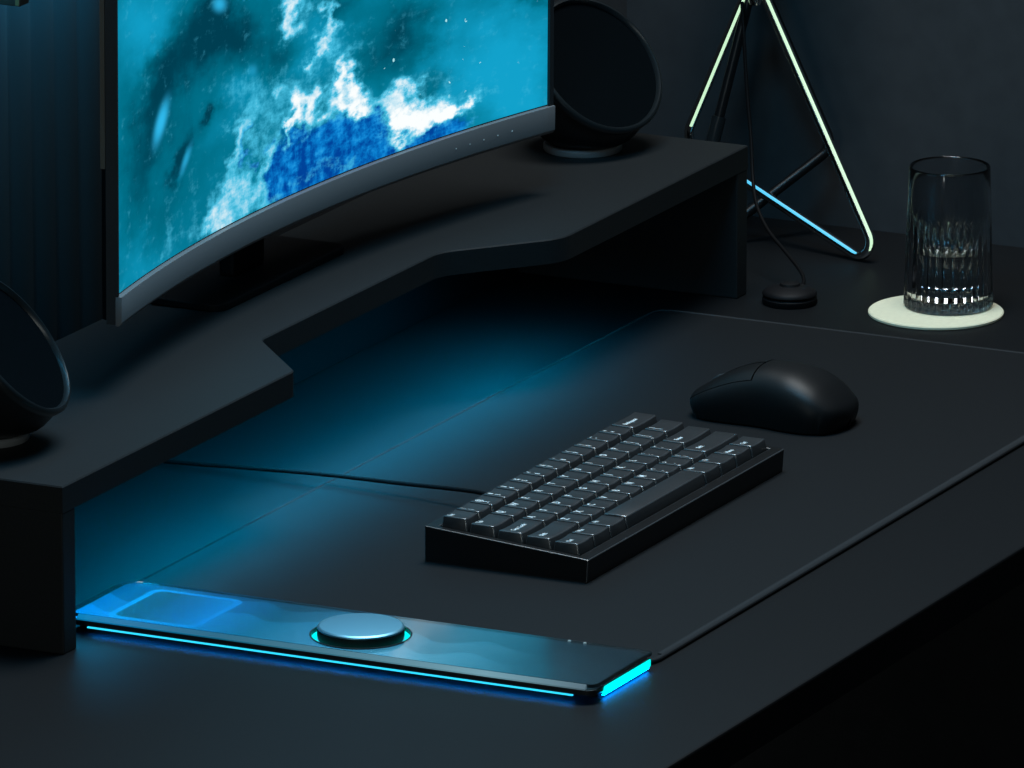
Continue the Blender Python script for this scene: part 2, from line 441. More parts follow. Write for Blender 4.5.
# ray of a pixel meets the screen cylinder -> (u, v)
def pix(px, py):
    d = fw+rt*((px-512)/FPX)-up*((py-384)/FPX)
    ox, oy = CAM.x-CX, CAM.y-CY
    A_ = d.x**2+d.y**2; B_ = 2*(ox*d.x+oy*d.y); C_ = ox*ox+oy*oy-RM*RM
    t = (-B_+math.sqrt(B_*B_-4*A_*C_))/(2*A_)
    p = CAM+d*t
    return (math.atan2(p.x-CX, p.y-CY)-PH0)*RM, p.z
nv = vmath('MULTIPLY', uv, (.52, 1, 1))
nz = noise(nv, 38, 6, .60, True)
nzc = vmath('SUBTRACT', nz, (.5, .5, .5))
uvw = vmath('ADD', uv, vmath('MULTIPLY', nzc, (.09, .045, .045)))          # soft warp
uvw2 = vmath('ADD', uv, vmath('MULTIPLY', nzc, (.13, .070, .07)))         # torn warp for foam
def blob(vec, px, py, rx, ry, rot=0, k=1.0):
    """ellipse given in photo pixels (centre, radii, tilt of the long axis) mapped on the screen's own surface"""
    c = Vector((*pix(px, py), 0))
    ca, sa = cos(R(rot)), sin(R(rot))
    e1 = (Vector((*pix(px+ca*6, py-sa*6), 0))-c)/6*rx          # half-axis vectors in uv
    e2 = (Vector((*pix(px+sa*6, py+ca*6), 0))-c)/6*ry
    det = e1.x*e2.y-e1.y*e2.x
    r1 = Vector((e2.y, -e2.x, 0))/det; r2 = Vector((-e1.y, e1.x, 0))/det
    d = vmath('SUBTRACT', vec, tuple(c))
    def dot(r):
        nd = N('ShaderNodeVectorMath', operation='DOT_PRODUCT'); L(d, nd.inputs[0]); nd.inputs[1].default_value = tuple(r); return nd.outputs['Value']
    a, b = dot(r1), dot(r2)
    q = math_('ADD', math_('MULTIPLY', a, a), math_('MULTIPLY', b, b))
    return math_('MULTIPLY', math_('EXPONENT', math_('MULTIPLY', q, -1.0)), k)
def total(lst):
    o = lst[0]
    for x in lst[1:]: o = math_('ADD', o, x)
    return o
def ramp(x, a, b):
    nd = N('ShaderNodeMapRange', interpolation_type='SMOOTHSTEP'); L(x, nd.inputs[0])
    nd.inputs[1].default_value = a; nd.inputs[2].default_value = b; return nd.outputs[0]
def mix(f, a, b):
    nd = N('ShaderNodeMix', data_type='RGBA'); L(f, nd.inputs[0])
    for i, v in ((6, a), (7, b)):
        if hasattr(v, 'is_linked'): L(v, nd.inputs[i])
        else: nd.inputs[i].default_value = (*v, 1)
    return nd.outputs[2]
def streakvec(sx, sy, rot):
    mp = N('ShaderNodeMapping'); L(nv, mp.inputs[0]); mp.inputs['Rotation'].default_value = (0, 0, R(rot)); mp.inputs['Scale'].default_value = (sx, sy, 1)
    return mp.outputs[0]
strk = noise(streakvec(100, 24, -32), 1, 6, .65)
soft = noise(nv, 18, 5, .6)
fine = noise(nv, 170, 5, .66)
# base teal -> dark teal
dark = total([blob(uvw, 205, 45, 44, 34, 40, .8), blob(uvw, 165, 78, 20, 45, -25, .9), blob(uvw, 245, 30, 32, 36, 0, .55),
              blob(uvw, 142, 150, 18, 62, -10, .75), blob(uvw, 180, 130, 26, 36, 0, .4), blob(uvw, 400, 30, 34, 26, 30, .8),
              blob(uvw, 385, 60, 32, 20, 30, .35), blob(uvw, 150, 210, 28, 40, 0, .3), blob(uvw, 180, 158, 6, 24, -22, .9),
              blob(uvw, 207, 112, 6, 12, -20, 1.1), blob(uvw, 335, 12, 20, 16, 0, .6), blob(uvw, 433, 84, 26, 12, 30, .35),
              blob(uvw, 275, 60, 14, 22, 0, .45), blob(uvw, 528, 4, 18, 8, 0, .35), blob(uvw, 212, 12, 20, 28, -20, .7)])
dk = math_('ADD', dark, math_('MULTIPLY', math_('SUBTRACT', soft, .5), .9))
dk = math_('ADD', dk, math_('MULTIPLY', math_('SUBTRACT', strk, .5), .5))
light = total([blob(uv, 145, 28, 34, 44, 20, .6), blob(uvw, 150, 260, 40, 40, 0, .25), blob(uvw, 470, 60, 70, 60, 20, .5), blob(uvw, 520, 95, 40, 50, 20, .5),
               blob(uvw, 320, 40, 30, 34, 0, .35), blob(uvw, 250, 90, 24, 40, -15, .25)])
c0 = mix(ramp(math_('ADD', math_('SUBTRACT', light, dk), math_('MULTIPLY', math_('SUBTRACT', strk, .5), .5)), -.25, .75), (.0, .155, .24), (.006, .36, .60))
c1 = mix(ramp(dk, .10, 1.15), c0, (.0, .048, .082))
# small lit drops (blurred)
drop = total([blob(uv, 160, 122, 6, 28, -14, 1.2), blob(uv, 185, 160, 4, 22, -18, .8), blob(uv, 218, 4, 9, 10, 0, 1.0), blob(uv, 252, 70, 7, 9, 0, .6)])
c1 = mix(ramp(drop, .15, 1.3), c1, (.03, .50, .86))
# deep blue
deep = total([blob(uvw2, 300, 158, 40, 32, 25, 1.3), blob(uvw2, 355, 135, 34, 22, 30, 1.25), blob(uvw2, 285, 190, 26, 14, 25, .9), blob(uvw2, 345, 165, 34, 16, 30, .9),
              blob(uv, 430, 136, 38, 10, 22, 1.6), blob(uvw2, 247, 150, 5, 18, -15, .7), blob(uvw2, 392, 146, 30, 12, 25, 1.0), blob(uvw2, 330, 180, 40, 10, 25, .8)])
cb = mix(ramp(math_('ADD', math_('MULTIPLY', strk, .55), math_('MULTIPLY', fine, .5)), .42, .66), (.0, .055, .32), (.004, .27, .74))
c2 = mix(ramp(math_('ADD', deep, math_('MULTIPLY', math_('SUBTRACT', fine, .5), .9)), .30, .75), c1, cb)
# foam
foam = total([blob(uvw2, 290, 12, 13, 22, -5, 1.0), blob(uvw2, 326, 24, 9, 20, 20, .8), blob(uvw2, 322, 52, 7, 17, -15, .9), blob(uvw2, 345, 80, 13, 26, 0, 1.35),
              blob(uvw2, 288, 108, 13, 17, -15, 1.2), blob(uvw2, 283, 130, 6, 13, 0, 1.0), blob(uvw2, 313, 112, 15, 13, 20, 1.1), blob(uvw2, 392, 96, 15, 13, 0, .9),
              blob(uvw2, 425, 108, 34, 17, 20, 1.35), blob(uvw2, 400, 118, 20, 10, 0, .8), blob(uvw2, 452, 116, 16, 10, 10, 1.1), blob(uvw2, 438, 121, 26, 9, 20, .9), blob(uvw2, 268, 215, 20, 7, 25, .5), blob(uvw2, 250, 100, 22, 22, 0, .30),
              blob(uvw2, 240, 150, 9, 40, -18, .75), blob(uvw2, 260, 165, 8, 34, -10, .65), blob(uvw2, 232, 205, 18, 26, -30, .75), blob(uvw2, 215, 228, 20, 9, 28, .6),
              blob(uvw2, 262, 200, 16, 10, 28, .55), blob(uvw2, 345, 108, 14, 9, 0, .8), blob(uvw2, 370, 105, 20, 10, 0, .6), blob(uvw2, 290, 86, 20, 18, 0, .35),
              blob(uvw2, 175, 245, 14, 22, -20, .3), blob(uvw2, 330, 170, 12, 8, 0, .35), blob(uvw2, 310, 180, 12, 6, 0, .4)])
fm = math_('ADD', foam, math_('MULTIPLY', math_('SUBTRACT', fine, .5), 1.1))
fm = math_('ADD', fm, math_('MULTIPLY', math_('SUBTRACT', strk, .5), .9))
c3 = mix(ramp(fm, .05, .80), c2, (.07, .56, .80))
c3 = mix(ramp(fm, .55, 1.45), c3, (.97, 1.0, 1.0))
# speckle droplets in the clear water
vo = N('ShaderNodeTexVoronoi'); vo.inputs['Scale'].default_value = 90; L(uv, vo.inputs['Vector'])
sp = math_('MULTIPLY', math_('LESS_THAN', vo.outputs['Distance'], .13), math_('GREATER_THAN', noise(uv, 60, 2), .50))
spk = math_('MULTIPLY', sp, ramp(total([blob(uv, 450, 45, 90, 50, 25, 1.0)]), .25, .6))
c4 = mix(math_('MULTIPLY', spk, .75), c3, (.5, .95, 1.0))
em = N('ShaderNodeEmission'); L(c4, em.inputs[0]); em.inputs[1].default_value = 1.0
ot = N('ShaderNodeOutputMaterial'); L(em.outputs[0], ot.inputs[0])
sc = P('screen', bm, sm, MN)
sc['label'] = 'lit screen with a blue ocean wave picture'

# ------------------------------------------------------------------ speakers
def speaker(label, bx, by, az, el, fr, off):
    """base centre (bx,by) on the shelf; face disc normal by azimuth/elevation; off = face centre from base"""
    root = thing('desktop_speaker', label, 'speaker', (bx, by, SZ), 'round desktop speakers on the shelf')
    nrm = Vector((cos(az)*cos(el), sin(az)*cos(el), sin(el)))
    side = Vector((-sin(az), cos(az), 0)); upv = nrm.cross(side); upv = -upv if upv.z < 0 else upv
    fc = Vector((bx, by, SZ))+Vector(off)
    n = 56
    def circ(bm, c, r, s=side, u=upv): return [bm.verts.new(c+s*(r*cos(2*pi*k/n))+u*(r*sin(2*pi*k/n))) for k in range(n)]
    def strips(bm, rings, cap0=True, cap1=True):
        for A, B in zip(rings, rings[1:]):
            for k in range(n): bm.faces.new((A[k], A[(k+1) % n], B[(k+1) % n], B[k]))
        if cap0: bm.faces.new(rings[0][::-1])
        if cap1: bm.faces.new(rings[-1])
    # body: loft from base circle to rim
    s0 = side; u0 = Vector((0, 0, 1)).cross(side); u0 = u0 if u0.dot(upv) > 0 else -u0
    bm = bmesh.new(); rings = []
    b0 = Vector((bx, by, SZ+.0045))
    rings.append(circ(bm, b0, .0225, s0, u0))
    K = 7
    for i in range(1, K+1):
        t = i/K
        c = b0.lerp(fc-nrm*.006, t)-nrm*(.010*sin(pi*t))
        r = .0225+(fr+.0028-.0225)*(t**.75)
        uu = (u0*(1-t)+upv*t).normalized()
        rings.append(circ(bm, c, r, s0, uu))
    rings.append(circ(bm, fc-nrm*.001, fr+.0038))
    strips(bm, rings, True, False)
    P('body', bm, M['speaker'], root, smooth=True)
    bm = bmesh.new()
    rings = [circ(bm, fc+nrm*d, fr+e) for d, e in ((-.0025, .0042), (.0005, .0046), (.0024, .0034), (.0028, .0018), (.0012, .0004), (-.002, .0))]
    strips(bm, rings, False, False)
    P('rim', bm, M['rim'], root, smooth=True, ang=60)
    bm = bmesh.new()
    rings = [circ(bm, fc-nrm*(.0004+.004*(1-q*q)), fr*q+.0001) for q in (1, .85, .7, .5, .3, .1)]
    strips(bm, rings, False, True)
    g = P('grille', bm, M['grille'], root, smooth=True)
    bm = lathe([(0, SZ), (.0262, SZ), (.0268, SZ+.0010), (.0268, SZ+.0042), (.0258, SZ+.005), (0, SZ+.005)], 56, bx, by)
    b = P('base_ring', bm, M['metalring'], root, smooth=True)
    b['label'] = 'grey metal ring foot'
speaker('round black desktop speaker on the right end of the shelf, beside the triangular lamp', .2255, .0570, R(-111.1), R(37.9), .0475, (0, -.0110, .0595))
speaker('round black desktop speaker cut off by the left frame edge, left of the monitor', -.6076, .0579, R(-80.7), R(37.9), .0462, (-.0045, -.0217, .0625))

# ------------------------------------------------------------------ wall box at the top left
wb = CAM+(fw+rt*((20-512)/FPX)-up*((7-384)/FPX))*((.092-CAM.y)/(fw+rt*((20-512)/FPX)-up*((7-384)/FPX)).y)
WB = thing('wall_bracket', 'small dark wooden bracket with brass edge at the top left corner', 'bracket', (wb.x, WY-.02, wb.z))
P('bracket_body', BX(wb.x, wb.x+.012, .092, WY-.0180, wb.z, wb.z+.05), M['wood'], WB, bevel=.0008)
P('brass_edge', BX(wb.x-.0006, wb.x, .0925, .0950, wb.z+.0006, wb.z+.049), M['brass'], WB)

# ------------------------------------------------------------------ keyboard
KX0, KX1, KY0, KY1 = -.4158, -.1272, -.2557, -.1435
HF, HB = .0165, .0246
KB = thing('keyboard', 'compact black mechanical keyboard with white-edged keycaps, on the desk mat', 'keyboard', ((KX0+KX1)/2, KY0, .0026))
zt = lambda y, d=0: .0026+HF-.0015+(HB-HF)*(y-KY0)/(KY1-KY0)+d
BZX, BZF, BZB = .0052, .0080, .0075
bm = bmesh.new()
xs = [KX0, KX0+BZX, KX1-BZX, KX1]; ys = [KY0, KY0+BZF, KY1-BZB, KY1]
def quadrow(pts): return [bm.verts.new(p) for p in pts]
bot = quadrow([(xs[0], ys[0]+.001, .0026), (xs[3], ys[0]+.001, .0026), (xs[3], ys[3], .0026), (xs[0], ys[3], .0026)])
topo = quadrow([(xs[0], ys[0], zt(ys[0])), (xs[3], ys[0], zt(ys[0])), (xs[3], ys[3], zt(ys[3])), (xs[0], ys[3], zt(ys[3]))])
topi = quadrow([(xs[1], ys[1], zt(ys[1])), (xs[2], ys[1], zt(ys[1])), (xs[2], ys[2], zt(ys[2])), (xs[1], ys[2], zt(ys[2]))])
flo = quadrow([(xs[1], ys[1], zt(ys[1], -.0035)), (xs[2], ys[1], zt(ys[1], -.0035)), (xs[2], ys[2], zt(ys[2], -.0035)), (xs[1], ys[2], zt(ys[2], -.0035))])
bm.faces.new(bot[::-1])
for A, B in ((bot, topo), (topo, topi), (topi, flo)):
    for k in range(4): bm.faces.new((A[k], A[(k+1) % 4], B[(k+1) % 4], B[k]))
bm.faces.new(flo)
P('case', bm, M['case'], KB, bevel=.0006, seg=2, edgemat=M['glossedge'])
bm = bmesh.new()
v = quadrow([(xs[1]+.0002, ys[1]+.0002, zt(ys[1], -.0033)), (xs[2]-.0002, ys[1]+.0002, zt(ys[1], -.0033)), (xs[2]-.0002, ys[2]-.0002, zt(ys[2], -.0033)), (xs[1]+.0002, ys[2]-.0002, zt(ys[2], -.0033))])
v2 = quadrow([tuple(q.co+Vector((0, 0, .0006))) for q in v])
bm.faces.new(v[::-1]); bm.faces.new(v2)
for k in range(4): bm.faces.new((v[k], v[(k+1) % 4], v2[(k+1) % 4], v2[k]))
P('switch_plate', bm, M['plate'], KB)
UX = (xs[2]-xs[1]-.001)/15; UY = (ys[2]-ys[1]-.001)/5
rows = [
 [('Esc',1)]+[(c,1) for c in ('!\n1','@\n2','#\n3','$\n4','%\n5','^\n6','&\n7','*\n8','(\n9',')\n0','_\n-','+\n=')]+[('Backspace',2)],
 [('Tab',1.5)]+[(c,1) for c in 'QWERTYUIOP']+[('{\n[',1),('}\n]',1),('|\n\\',1.5)],
 [('Caps Lock',1.75)]+[(c,1) for c in 'ASDFGHJKL']+[(':\n;',1),('"\n\'',1),('Enter',2.25)],
 [('Shift',2.25)]+[(c,1) for c in 'ZXCVBNM']+[('<\n,',1),('>\n.',1),('?\n/',1),('Shift',2.75)],
 [('Ctrl',1.25),('Win',1.25),('Alt',1.25),('',6.25),('Alt',1.25),('Fn',1.25),('Menu',1.25),('Ctrl',1.25)]]
tilt = math.atan((HB-HF)/(KY1-KY0))
rowh = [.0098, .0086, .0080, .0082, .0086]; rowt = [R(-3), R(-3.5), R(-4), R(-4.5), R(-4.5)]
KO = KB.location
for r_, row in enumerate(rows):
    yc = ys[2]-.0005-UY*(r_+.5); x = xs[1]+.0005
    for s, wd in row:
        xc = x+UX*wd/2; x += UX*wd
        hw, hd = UX*wd/2-.00045, UY/2-.00045
        tw, td = hw-.0009, hd-.0014
        h = rowh[r_]; a = rowt[r_]
        bm = bmesh.new()
        z0 = .0008
        B = [bm.verts.new((sx*hw, sy*hd, z0)) for sx, sy in ((-1,-1),(1,-1),(1,1),(-1,1))]
        dsh = 0
        nx = 4
        T = []
        for j in range(5):
            yy = -td+2*td*j/4
            T.append([])
            for i in range(nx+1):
                u = -1+2*i/nx
                dish = -.0007*(1-u*u) if s else .0005*(1-(yy/td)**2)
                T[-1].append(bm.verts.new((tw*u, yy+.0010, h+math.tan(a)*yy+dish)))
        for j in range(4):
            for i in range(nx): bm.faces.new((T[j][i], T[j][i+1], T[j+1][i+1], T[j+1][i]))
        bm.faces.new((B[0], B[1], *T[0][::-1])); bm.faces.new((B[3], *T[4], B[2]))
        bm.faces.new((B[0], *[T[j][0] for j in range(5)], B[3])); bm.faces.new((B[1], B[2], *[T[j][-1] for j in range(4, -1, -1)]))
        bm.faces.new(B[::-1])
        k = link('keycap', bm, M['key'], KB, bevel=.0007, seg=2, smooth=True, ang=50, edgemat=M['glossedge'])
        k.location = Vector((xc, yc, zt(yc, -.0027)))-KO
        k.rotation_euler = (tilt, 0, 0)
        if s:
            sz = .0068 if len(s) == 1 else (.0054 if '\n' in s else .0042)
            me = text_mesh(s, sz)
            lx = [v.co.x for v in me.vertices]; ly = [v.co.y for v in me.vertices]
            mnx, mxy = min(lx), max(ly)
            for v in me.vertices:
                u = (v.co.x-mnx-tw*.80)
                yy = v.co.y-mxy+td*.80
                if len(s) > 3: yy = v.co.y
                uu = u/tw
                v.co.x = u; v.co.y = yy+.0010
                v.co.z = h+math.tan(a)*yy-.0007*(1-uu*uu)+.00025
            lg = bpy.data.objects.new('legend', me); COL.objects.link(lg); me.materials.append(M['legend']); lg.parent = k
# cable of the keyboard
def un(px, py, x=None, z=None):
    d = fw+rt*((px-512)/FPX)-up*((py-384)/FPX)
    t = (x-CAM.x)/d.x if x is not None else (z-CAM.z)/d.z
    return CAM+d*t
pts = spline([(-.3035, -.1430, .0150), un(470, 491, z=.0140), un(398, 483, z=.0105), un(320, 474, z=.0085), un(250, 468, z=.0060), un(172, 462, z=.0035), un(150, 459, z=.0018)], 10)
cb_ = tag(link('keyboard_cable', TB(pts, .0014, 10), M['cable'], smooth=True), 'thin black cable running from the keyboard back under the shelf', 'cable')

# ------------------------------------------------------------------ mouse
MO = thing('computer_mouse', 'matte black wireless mouse with split buttons, right of the keyboard on the mat', 'mouse', (-.013, -.1955, .0026))
MO.rotation_euler = (0, 0, R(-2))
LEN, HGT, WID = .1195, .0370, .0315
def lerpt(tab, t):
    for (a, x), (b, y) in zip(tab, tab[1:]):
        if t <= b:
            f = (t-a)/(b-a); f = f*f*(3-2*f) if False else f
            return x+(y-x)*f
    return tab[-1][1]
def smoothtab(tab):
    # Catmull-Rom through table
    def g(t):
        n = len(tab)
        for i in range(n-1):
            if t <= tab[i+1][0] or i == n-2:
                p1, p2 = tab[i], tab[i+1]; p0 = tab[i-1] if i else p1; p3 = tab[i+2] if i+2 < n else p2
                f = (t-p1[0])/(p2[0]-p1[0])
                m1 = (p2[1]-p0[1])/(p2[0]-p0[0]+1e-9)*(p2[0]-p1[0]); m2 = (p3[1]-p1[1])/(p3[0]-p1[0]+1e-9)*(p2[0]-p1[0])
                return (2*f**3-3*f*f+1)*p1[1]+(f**3-2*f*f+f)*m1+(-2*f**3+3*f*f)*p2[1]+(f**3-f*f)*m2
    return g
# t: 0 nose (+y) .. 1 tail (-y)
WF = smoothtab([(0, .30), (.03, .62), (.08, .80), (.18, .92), (.30, .93), (.5, .90), (.68, 1.0), (.82, .98), (.92, .80), (.97, .56), (1, .10)])
HF_ = smoothtab([(0, .22), (.04, .33), (.12, .50), (.22, .70), (.35, .89), (.48, .99), (.58, 1.0), (.70, .95), (.82, .79), (.91, .57), (.97, .36), (1, .20)])
def ms(t, q, inset=0):
    """q 0..1 from left bottom over the top to right bottom"""
    wv, hv = WID*WF(t)-inset, HGT*HF_(t)-inset
    ph = pi*q
    c, s = -cos(ph), sin(ph)
    e = .62
    x = wv*math.copysign(abs(c)**(e+.12), c); z = hv*abs(s)**.66
    # waist: sides tuck in below the shoulder
    zz = z/max(hv, 1e-6)
    tuck = .10*max(0, 1-zz*1.35)*(1 if .1 < t < .9 else .5)
    x *= 1-tuck
    y = LEN*(.5-t)
    if t < .2: y -= .010*(1-min(1, z/(HGT*.4)))*(1-t/.2)
    if t > .8: y += .006*(1-min(1, z/(HGT*.4)))*(t-.8)/.2
    return Vector((x, y, .0012+z))
def patch(t0, t1, q0, q1, inset=0, nt_=30, nq=40, thick=.0012):
    bm = bmesh.new(); G = []; H = []
    for i in range(nt_+1):
        t = t0+(t1-t0)*i/nt_
        qa = q0(t) if callable(q0) else q0; qb = q1(t) if callable(q1) else q1
        G.append([bm.verts.new(ms(t, qa+(qb-qa)*j/nq, inset)) for j in range(nq+1)])
        H.append([bm.verts.new(ms(t, qa+(qb-qa)*j/nq, inset+thick)) for j in range(nq+1)])
    for g in (G, H):
        for i in range(nt_):
            for j in range(nq): bm.faces.new((g[i][j], g[i+1][j], g[i+1][j+1], g[i][j+1]))
    rim = [(G[i][0], H[i][0]) for i in range(nt_+1)]+[(G[nt_][j], H[nt_][j]) for j in range(1, nq+1)]+[(G[i][nq], H[i][nq]) for i in range(nt_-1, -1, -1)]+[(G[0][j], H[0][j]) for j in range(nq-1, 0, -1)]
    for (a, b), (c, d) in zip(rim, rim[1:]+rim[:1]): bm.faces.new((a, c, d, b))
    return bm
TS = .46
g1 = lambda t: .235+.05*t
# inner dark core closes the seams
bm = patch(0.004, .996, 0, 1, .0010, 60, 44, .0010)
link('core', bm, M['mousein'], MO, smooth=True)
link('palm_shell', patch(TS, 1, 0, 1, 0, 44, 48), M['mouse'], MO, smooth=True)
link('side_shell', patch(0, TS-.0001, 0, lambda t: g1(t)-.006, 0, 24, 14), M['mouse'], MO, smooth=True)
link('side_shell', patch(0, TS-.0001, lambda t: 1-g1(t)+.006, 1, 0, 24, 14), M['mouse'], MO, smooth=True)
link('button', patch(0, TS-.007, g1, lambda t: .482 if .10 < t < .30 else .496, -.0002, 30, 16), M['mouse'], MO, smooth=True)
link('button', patch(0, TS-.007, lambda t: .518 if .10 < t < .30 else .504, lambda t: 1-g1(t), -.0002, 30, 16), M['mouse'], MO, smooth=True)
bm = bmesh.new()
wc = Vector((0, LEN*(.5-.20), HGT*.60+.0012-.0075))
prv = None; nn = 40; rows_ = []
for xx, rr in ((-.0030, .0078), (-.0022, .0094), (.0022, .0094), (.0030, .0078)):
    rows_.append([bm.verts.new(wc+Vector((xx, (rr+(.0003 if k % 2 and abs(xx) < .0025 else 0))*cos(2*pi*k/nn), (rr+(.0003 if k % 2 and abs(xx) < .0025 else 0))*sin(2*pi*k/nn)))) for k in range(nn)])
for A, B in zip(rows_, rows_[1:]):
    for k in range(nn): bm.faces.new((A[k], A[(k+1) % nn], B[(k+1) % nn], B[k]))
bm.faces.new(rows_[0]); bm.faces.new(rows_[-1][::-1])
link('scroll_wheel', bm, M['plate'], MO, smooth=True)
bm = prism([(x*WID, y) for x, y in ((-.4,.042),(.4,.042),(.7,.025),(.7,-.025),(.4,-.042),(-.4,-.042),(-.7,-.025),(-.7,.025))], 0, .002)
link('foot_pad', bm, M['rubber'], MO)

# ------------------------------------------------------------------ light bar with dial
BX0, BX1, BY0, BY1 = -.640, -.5575, -.367, -.0110
LB = thing('light_bar', 'glass-topped glowing cyan control bar with a round dial at the mat end', 'control bar', ((BX0+BX1)/2, -.19, 0))
bp = rrect(BX0+.001, BX1-.001, BY0+.001, BY1-.001, [.006, .003, .014, .010])
bdy = P('body', prism(bp, .0046, .0080), M['barbody'], LB, bevel=.0005)
P('foot', prism(rrect(BX0+.014, BX1-.002, BY0+.004, BY1-.004, .004), .0, .0048), M['rubber'], LB)
TRX, TRY = (-.629, -.570), (-.094, -.040)
DX, DY = -.6015, -.1938
gp = rrect(BX0+.0028, BX1, BY0, BY1, [.0055, .003, .016, .010])
gl = P('glass_top', cprism(gp, .0094, .0114, .0005), M['acryl'], LB)
cut(gl, lathe([(0, .004), (.0300, .004), (.0300, .02), (0, .02)], 64, DX, DY))
il = P('inlay', prism(rrect(BX0+.003, BX1-.002, BY0+.003, BY1-.004, .008), .0080, .0090), M['inlay'], LB)
cut(il, lathe([(0, .0086), (.0300, .0086), (.0300, .02), (0, .02)], 64, DX, DY))
o_ = rrect(TRX[0]-.0035, TRX[1]+.0035, TRY[0]-.004, TRY[1]+.004, .007); i_ = rrect(TRX[0], TRX[1], TRY[0], TRY[1], .005)
bm = bmesh.new()
A = [[bm.verts.new((x, y, z)) for x, y in q] for q, z in ((o_, .0090), (o_, .0093), (i_, .0093), (i_, .0090))]
for U, V in zip(A, A[1:]+A[:1]):
    for i in range(len(U)): bm.faces.new((U[i], U[(i+1) % len(U)], V[(i+1) % len(U)], V[i]))
P('tray_frame', bm, M['frame'], LB)
P('tray_recess', prism(i_, .0090, .0092), M['recess'], LB)
# long edge of the glass, its caught light painted as a glow
bm = bmesh.new()
rings = [[bm.verts.new((x, y, z)) for x, z in ((BX0-.0002, .0084), (BX0-.0002, .0092), (BX0+.0027, .0114), (BX0+.0027, .0084))] for y in (BY0+.0058, BY1-.010)]
for k in range(4): bm.faces.new((rings[0][k], rings[0][(k+1) % 4], rings[1][(k+1) % 4], rings[1][k]))
bm.faces.new(rings[0]); bm.faces.new(rings[1][::-1])
P('glass_edge_sheen', bm, M['edgesheen'], LB)
us = P('desk_glow_emitter', BX(BX0+.0020, BX0+.0032, -.352, -.030, .0042, .0045), M['under'], LB); us['label'] = 'added blue emitter for the glow below the long edge'
us = P('desk_glow_emitter', BX(-.6235, -.5615, BY0+.0012, BY0+.0024, .0016, .0021), M['under'], LB); us['label'] = 'added blue emitter for the glow below the end'
# side strip (faces the left) and end strip (faces the sitter)
s1 = P('light_strip', BX(BX0+.0003, BX0+.0016, -.353, -.028, .0038, .0046), M['ledside'], LB); s1['label'] = 'thin cyan light line along the long side'
bm = bmesh.new()
sp_ = rrect(-.6245, -.5605, .0028, .0073, [.0021, .0008, .0008, .0021])
a = [bm.verts.new((x, BY0+.0004, z)) for x, z in sp_]; b = [bm.verts.new((x, BY0+.0030, z)) for x, z in sp_]
bm.faces.new(a); bm.faces.new(b[::-1])
for i in range(len(sp_)): bm.faces.new((a[i], a[(i+1) % len(sp_)], b[(i+1) % len(sp_)], b[i]))
s2 = P('light_strip', bm, M['led'], LB); s2['label'] = 'wide bright cyan light window on the end'
P('dial_well', lathe([(.0300, .0090), (.0300, .0115), (.0306, .0116), (.0310, .0115), (.0310, .0114), (.0303, .0113), (.0303, .0090), (.0300, .0090)], 64, DX, DY), M['barbody'], LB, smooth=True)
rg = P('light_ring', lathe([(.0264, .0086), (.0299, .0086), (.0299, .0090), (.0264, .0090), (.0264, .0086)], 64, DX, DY), M['led'], LB, smooth=True)
rg['label'] = 'glowing cyan ring around the dial'
dl = P('dial', lathe([(0, .0150), (.0256, .0150), (.0262, .0155), (.0261, .0163), (.0251, .0171), (.0246, .0172), (0, .0172)], 72, DX, DY), M['dial'], LB, smooth=True)
P('dial_skirt', lathe([(0, .0086), (.0256, .0086), (.0263, .0110), (.0263, .0149), (0, .0150)], 72, DX, DY), M['rubber'], LB, smooth=True)
dl['label'] = 'brushed grey metal dial'
for y in (-.3129, -.3232):
    P('indicator_dot', lathe([(0, .0114), (.0011, .0114), (.0009, .0121), (0, .0123)], 16, -.5608, y), M['dot'], LB, smooth=True)

# ------------------------------------------------------------------ lamp of bent tubes
LP = thing('table_lamp', 'lamp stand of bent shiny tube triangles beside the shelf, its top out of frame', 'lamp', (.42, 0, 0))
A1 = (.42, .0190, .1925); U1 = (.440, .0815, .0614); F1 = None
A2 = (.430, .0225, .1910); F2 = (.396, .0600, .0042); U2 = tuple(CAM+(fw+rt*((833-512)/FPX)-up*((147-384)/FPX))*((.462-CAM.x)/(fw+rt*((833-512)/FPX)-up*((147-384)/FPX)).x))
def loop(a, f, u, rs): return fillet([a, f, u], rs, 12)
RC = .0115
for k in range(60):           # slide the low corner towards the viewer's side until its bend rests on the desk
    F1 = un(887, 276, x=.431-.001*k)
    if min(p.z for p in loop(A1, F1, U1, [.004, RC, .012])) > .0036: break
for k in range(60):
    F2 = un(683-.0*k, 262, x=.410-.001*k)
    if min(p.z for p in loop(A2, F2, U2, [.004, .010, .012])) > .0038: break
def dense(pts, step=.004):
    out = []; n = len(pts)
    for i in range(n):
        p, q = Vector(pts[i]), Vector(pts[(i+1) % n]); m = max(1, int((q-p).length/step))
        for k in range(m): out.append(p.lerp(q, k/m))
    return out
t1 = P('front_tube', TB(dense(loop(A1, F1, U1, [.004, RC, .012])), .0034, 16, True), M['chrome'], LP, smooth=True, ang=80)
t1['label'] = 'shiny reflective front tube triangle'
t2 = P('rear_tube', TB(dense(loop(A2, F2, U2, [.004, .010, .012])), .0036, 16, True), M['darktube'], LP, smooth=True, ang=80)
t2['label'] = 'dark rear tube triangle'
